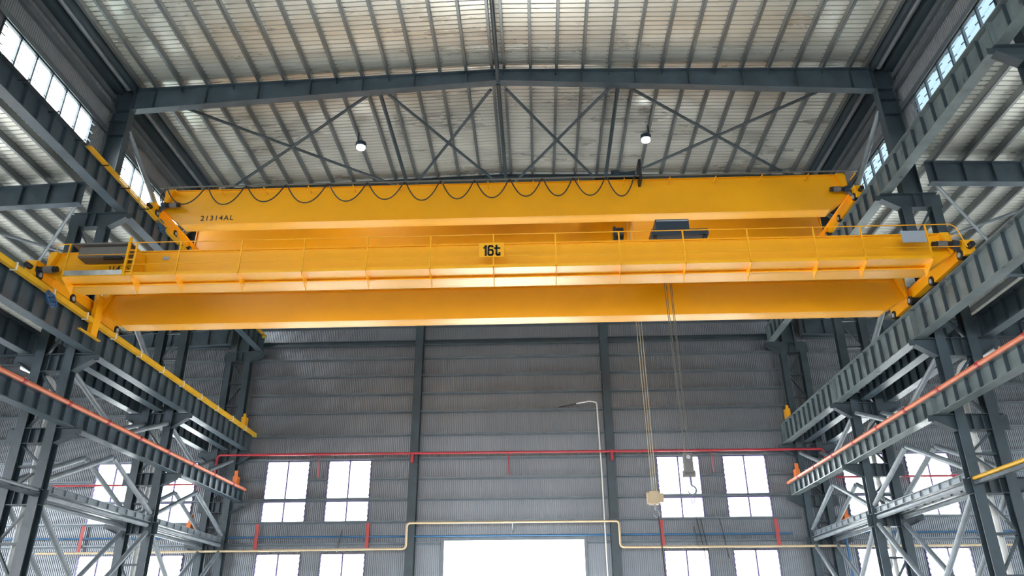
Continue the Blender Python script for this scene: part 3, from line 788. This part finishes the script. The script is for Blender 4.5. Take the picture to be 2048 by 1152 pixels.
# signs
tag(MB().box(8.58, 9.13, 15.93, 15.95, 9.88, 10.18).build('sign_plate', GREYP, cr), 'blank grey plate')
MB().box(-1.32, -0.73, 15.945, 15.96, 9.74, 10.12).build('marking_board', YEL, cr)
mk = MB(); yq = 15.933
def stroke(pts, w=0.05):
    for a, b in zip(pts, pts[1:]):
        mk.bar((a[0], yq, a[1]), (b[0], yq, b[1]), 0.012, w, up=(0, 1, 0)) if False else mk.prism(quad(a, b, w), (0, 0.012, 0))
def quad(a, b, w):
    dx, dz = b[0] - a[0], b[1] - a[1]; L = math.hypot(dx, dz); dx, dz = dx / L, dz / L; e = w * 0.42
    a = (a[0] - dx * e, a[1] - dz * e); b = (b[0] + dx * e, b[1] + dz * e); nx, nz = -dz * w / 2, dx * w / 2
    return [(a[0] + nx, yq, a[1] + nz), (a[0] - nx, yq, a[1] - nz), (b[0] - nx, yq, b[1] - nz), (b[0] + nx, yq, b[1] + nz)]
bx, bz = -1.20, 9.79
KS = 0.86
stroke([(bx + KS * 0.05, bz), (bx + KS * 0.05, bz + 0.24)]); stroke([(bx + KS * 0.05, bz + 0.24), (bx, bz + 0.19)], 0.035)
stroke([(bx + KS * 0.24, bz + 0.22), (bx + KS * 0.22, bz + 0.24), (bx + KS * 0.15, bz + 0.24), (bx + KS * 0.125, bz + 0.20), (bx + KS * 0.125, bz + 0.03), (bx + KS * 0.15, bz), (bx + KS * 0.22, bz), (bx + KS * 0.245, bz + 0.03), (bx + KS * 0.245, bz + 0.10), (bx + KS * 0.22, bz + 0.135), (bx + KS * 0.14, bz + 0.135)], 0.042)
stroke([(bx + KS * 0.345, bz + 0.25), (bx + KS * 0.345, bz + 0.03), (bx + KS * 0.37, bz), (bx + KS * 0.43, bz), (bx + KS * 0.43, bz + 0.05)], 0.045)
stroke([(bx + KS * 0.30, bz + 0.18), (bx + KS * 0.43, bz + 0.18)], 0.042)
tag(mk.build('lettering', BLACK, cr), 'black 16t marking')
MB().box(-9.2, -9.06, G1a + 0.03, G1a + 0.052, 10.12, 10.2).build('name_plate', GREYP, cr)
# current collector hanging at the left end
x = -11.98
cl = MB().box(x - 0.02, x + 0.02, 18.6, 18.9, 9.05, 10.2).box(x - 0.1, x - 0.02, 18.6, 18.63, 9.05, 10.2).box(x - 0.1, x - 0.02, 18.87, 18.9, 9.05, 10.2).build('collector_mast', YEL, cr)
MB().box(x - 0.05, x + 0.03, 18.1, 19.1, 9.0, 9.03).build('collector_shoe', YEL2, cr)
cb = MB()
for k in range(9):
    a = random.uniform(0, 6.28); pts = []
    for j in range(9):
        w = j / 8 * 2 * math.pi
        pts.append((x + 0.08 + 0.03 * math.sin(a + w * 2), 16.55 + 0.035 * k * 0.6 + 0.17 * math.cos(w), 9.28 - 0.02 * k + 0.10 * math.sin(w)))
    cb.tube(pts, 0.012, 6)
cb.build('coiled_cable', BLUEC, cr)

# ---- crane on the upper runway
cu = thing('overhead_crane', (XC, 22.4, 13.95), 'yellow double-girder overhead crane marked 21314AL, the higher and farther of two', 'crane')
H1a, H1b, H2a, H2b = 20.98, 21.44, 23.45, 23.90
UB, UT = 13.72, 15.02
girder(cu, 'front_girder', H1a, H1b, UB, UT, 14.3)
girder(cu, 'rear_girder', H2a, H2b, UB, UT, 14.3)
for s in (-1, 1):
    truck(cu, s, 20.55, 24.35, 13.94, 14.30)
    motor(cu, s, 20.8, 14.35, 10.85)
    MB().prism([(X(s, 10.97), H1a + 0.02, UT - 0.03), (X(s, 10.72), H1a + 0.02, UT - 0.03), (X(s, 10.97), H1a + 0.02, 14.3)], (0, -0.12, 0)).build('end_gusset', YEL, cu)
for ga in (H1a + 0.2, H2a + 0.2):
    MB().box(X(-1, 11.0), X(1, 11.0), ga, ga + 0.06, UT, UT + 0.05).build('trolley_rail', DARK, cu)
for txt, x in (('21314AL', -10.8),):
    tag(text_part(txt, 0.255, (x, H1a + 0.048, 13.88), cu, CABLE, bold=0.003, sx=0.98), 'black 21314AL marking').rotation_euler = (math.radians(90), 0, 0)
# festoon track and cable
ft = MB().box(X(-1, 11.1), X(1, 11.3), 20.62, 20.66, 14.90, 14.94)
ft.build('festoon_track', PURL, cu)
xs = -11.6
while xs < 10.2:
    MB().box(xs - 0.012, xs + 0.012, 20.6, H1a + 0.05, 14.80, 14.84).build('track_arm', YEL, cu); xs += 1.45
AP = [331, 415, 495, 576, 661, 740, 815, 887, 955, 1024, 1089, 1150, 1215, 1272]
AX = [-11.93 + (p - 331) * (3.24 + 11.93) / (1272 - 331) for p in AP]
fc = MB()
for k, (a, b) in enumerate(zip(AX, AX[1:])):
    dz = (0.52, 0.56, 0.5, 0.57, 0.55, 0.52, 0.58, 0.56, 0.55, 0.53, 0.54, 0.55, 0.6)[k]
    # bays are pulled along by the trolley; a hanging loop between two carriers
    pts = []
    for j in range(15):
        q = j / 14 * 2 - 1; pts.append((a + (b - a) * (0.04 + 0.92 * j / 14), 20.62, 14.86 - dz * 1.14 * (1 - abs(q) ** 2.1)))
    fc.tube(pts, 0.021, 8)
    MB().box(b - 0.03, b + 0.03, 20.6, 20.67, 14.84, 14.90).build('cable_carrier', BLACK, cu)
fc.build('festoon_cable', CABLE, cu)
cb = MB()
for k in range(9):
    a = random.uniform(0, 6.28)
    cb.tube([(-11.95 + 0.03 * math.sin(a + j), 20.75 + 0.03 * k + 0.17 * math.cos(j / 8 * 6.283), 13.72 - 0.02 * k + 0.10 * math.sin(j / 8 * 6.283)) for j in range(9)], 0.012, 6)
cb.build('coiled_cable', BLUEC, cu)
MB().tube([(-11.93, 20.62, 14.86), (-12.05, 20.62, 14.6), (-12.0, 20.6, 14.4)], 0.02, 8).build('feed_cable', CABLE, cu)

# ---- trolleys
t = thing('hoist_trolley', (3.5, 17.9, 10.45), 'dark hoist trolley riding on the lower 16t crane', 'trolley')
MB().box(2.9, 4.3, 16.6, 19.35, 10.58, 10.74).build('trolley_frame', DARK, t)
MB().box(3.06, 3.9, 16.85, 17.4, 10.80, 11.16).box(3.2, 3.75, 16.95, 17.3, 10.7, 10.8).build('motor_box', DARK, t)
MB().box(3.08, 3.88, 16.84, 16.85, 11.10, 11.13).build('box_lid_seam', GREYP, t)
MB().cyl((2.98, 17.2, 10.85), (3.1, 17.2, 10.85), 0.1, 16).build('motor_end', BLACK, t)
MB().cyl((2.9, 18.2, 10.9), (4.2, 18.2, 10.9), 0.22, 24).build('rope_drum', DARK, t)
MB().cyl((2.05, 17.0, 10.85), (2.25, 17.0, 10.85), 0.16, 24).box(2.0, 2.06, 16.9, 17.1, 10.6, 11.02).box(2.0, 3.0, 16.95, 17.05, 10.55, 10.62).build('cable_reel', BLACK, t)
for x in (2.98, 4.2):
    for y in (16.67, 19.2): MB().cyl((x - 0.04, y, 10.50), (x + 0.04, y, 10.50), 0.09, 16).build('wheel', BLACK, t)
for dx, dy in ((-0.10, -0.05), (-0.03, 0.05), (0.06, -0.05), (0.12, 0.05)):
    MB().cyl((3.40 + dx, 17.9 + dy, 10.8), (3.46 + dx * 0.55, 17.9 + dy, 5.55), 0.009, 6).build('wire_rope', ROPE, t)
hb = MB().box(3.37, 3.57, 17.8, 18.0, 5.0, 5.46).box(3.33, 3.61, 17.84, 17.96, 4.92, 5.06)
hb = hb.build('hook_block', CABG, t)
MB().cyl((3.47, 17.78, 5.36), (3.47, 18.02, 5.36), 0.05, 16).build('sheave_pin', SILV, hb)
MB().cyl((3.49, 17.9, 4.92), (3.50, 17.9, 4.72), 0.025, 10).build('hook_shank', PURP, hb)
pts = [(3.50 + 0.095 * math.sin(a), 17.9, 4.62 + 0.10 * math.cos(a)) for a in [k * 0.3 for k in range(0, 17)]]
MB().tube(pts, [0.022] * 12 + [0.02, 0.018, 0.015, 0.012, 0.009], 8).build('hook', TUBEM, hb)
MB().tube([(3.50 + 0.035 * math.sin(a), 17.9, 4.42 + 0.10 * math.cos(a)) for a in [k * math.pi / 8 for k in range(17)]], 0.010, 6).build('shackle', PURP, hb)

t = thing('hoist_trolley', (2.9, 22.3, 15.1), 'black hoist trolley riding on the upper 21314AL crane', 'trolley')
MB().box(2.0, 3.5, 20.95, 23.9, 15.10, 15.18).build('trolley_frame', DARK, t)
MB().prism([(2.6, 21.0, 15.18), (3.35, 21.0, 15.18), (3.3, 21.0, 15.36), (3.05, 21.0, 15.32), (2.85, 21.0, 15.32), (2.75, 21.0, 15.4), (2.55, 21.0, 15.4)], (0, 0.3, 0)).build('winch_housing', DARK, t)
MB().box(3.38, 3.46, 20.55, 21.1, 14.75, 15.5).build('cable_arm', BLACK, t)
MB().cyl((2.2, 22.3, 15.45), (3.3, 22.3, 15.45), 0.2, 24).build('rope_drum', DARK, t)
for x in (2.15, 3.35):
    for y in (21.2, 23.68): MB().cyl((x - 0.04, y, 15.1), (x + 0.04, y, 15.1), 0.06, 16).build('wheel', BLACK, t)
for dx, mtl in ((-0.12, ROPEY), (-0.02, ROPEY), (0.08, ROPEY)):
    MB().cyl((3.20 + dx, 22.3, 15.3), (3.30 + dx * 0.6, 22.3, 5.35), 0.010, 6).build('wire_rope', mtl, t)
hb = MB().box(3.12, 3.38, 22.15, 22.45, 4.98, 5.33).box(3.38, 3.52, 22.2, 22.4, 5.03, 5.28).box(3.06, 3.12, 22.2, 22.4, 5.0, 5.3).build('hook_block', CREAM, t)
MB().tube([(3.27, 22.3, 4.98), (3.28, 22.3, 4.82)], 0.025, 8).build('hook_shank', GREYP, hb)
MB().tube([(3.30 + 0.08 * math.sin(a), 22.3, 4.72 + 0.09 * math.cos(a)) for a in [k * 0.3 for k in range(16)]], 0.018, 8).build('hook', GREYP, hb)
sl = MB().tube([(3.34, 22.3, 4.66), (3.36, 22.3, 4.2), (3.42, 22.25, 1.6)], 0.02, 6)
tag(sl.build('lifting_sling', CABLE), 'dark lifting sling hanging from the upper crane hook', 'sling')
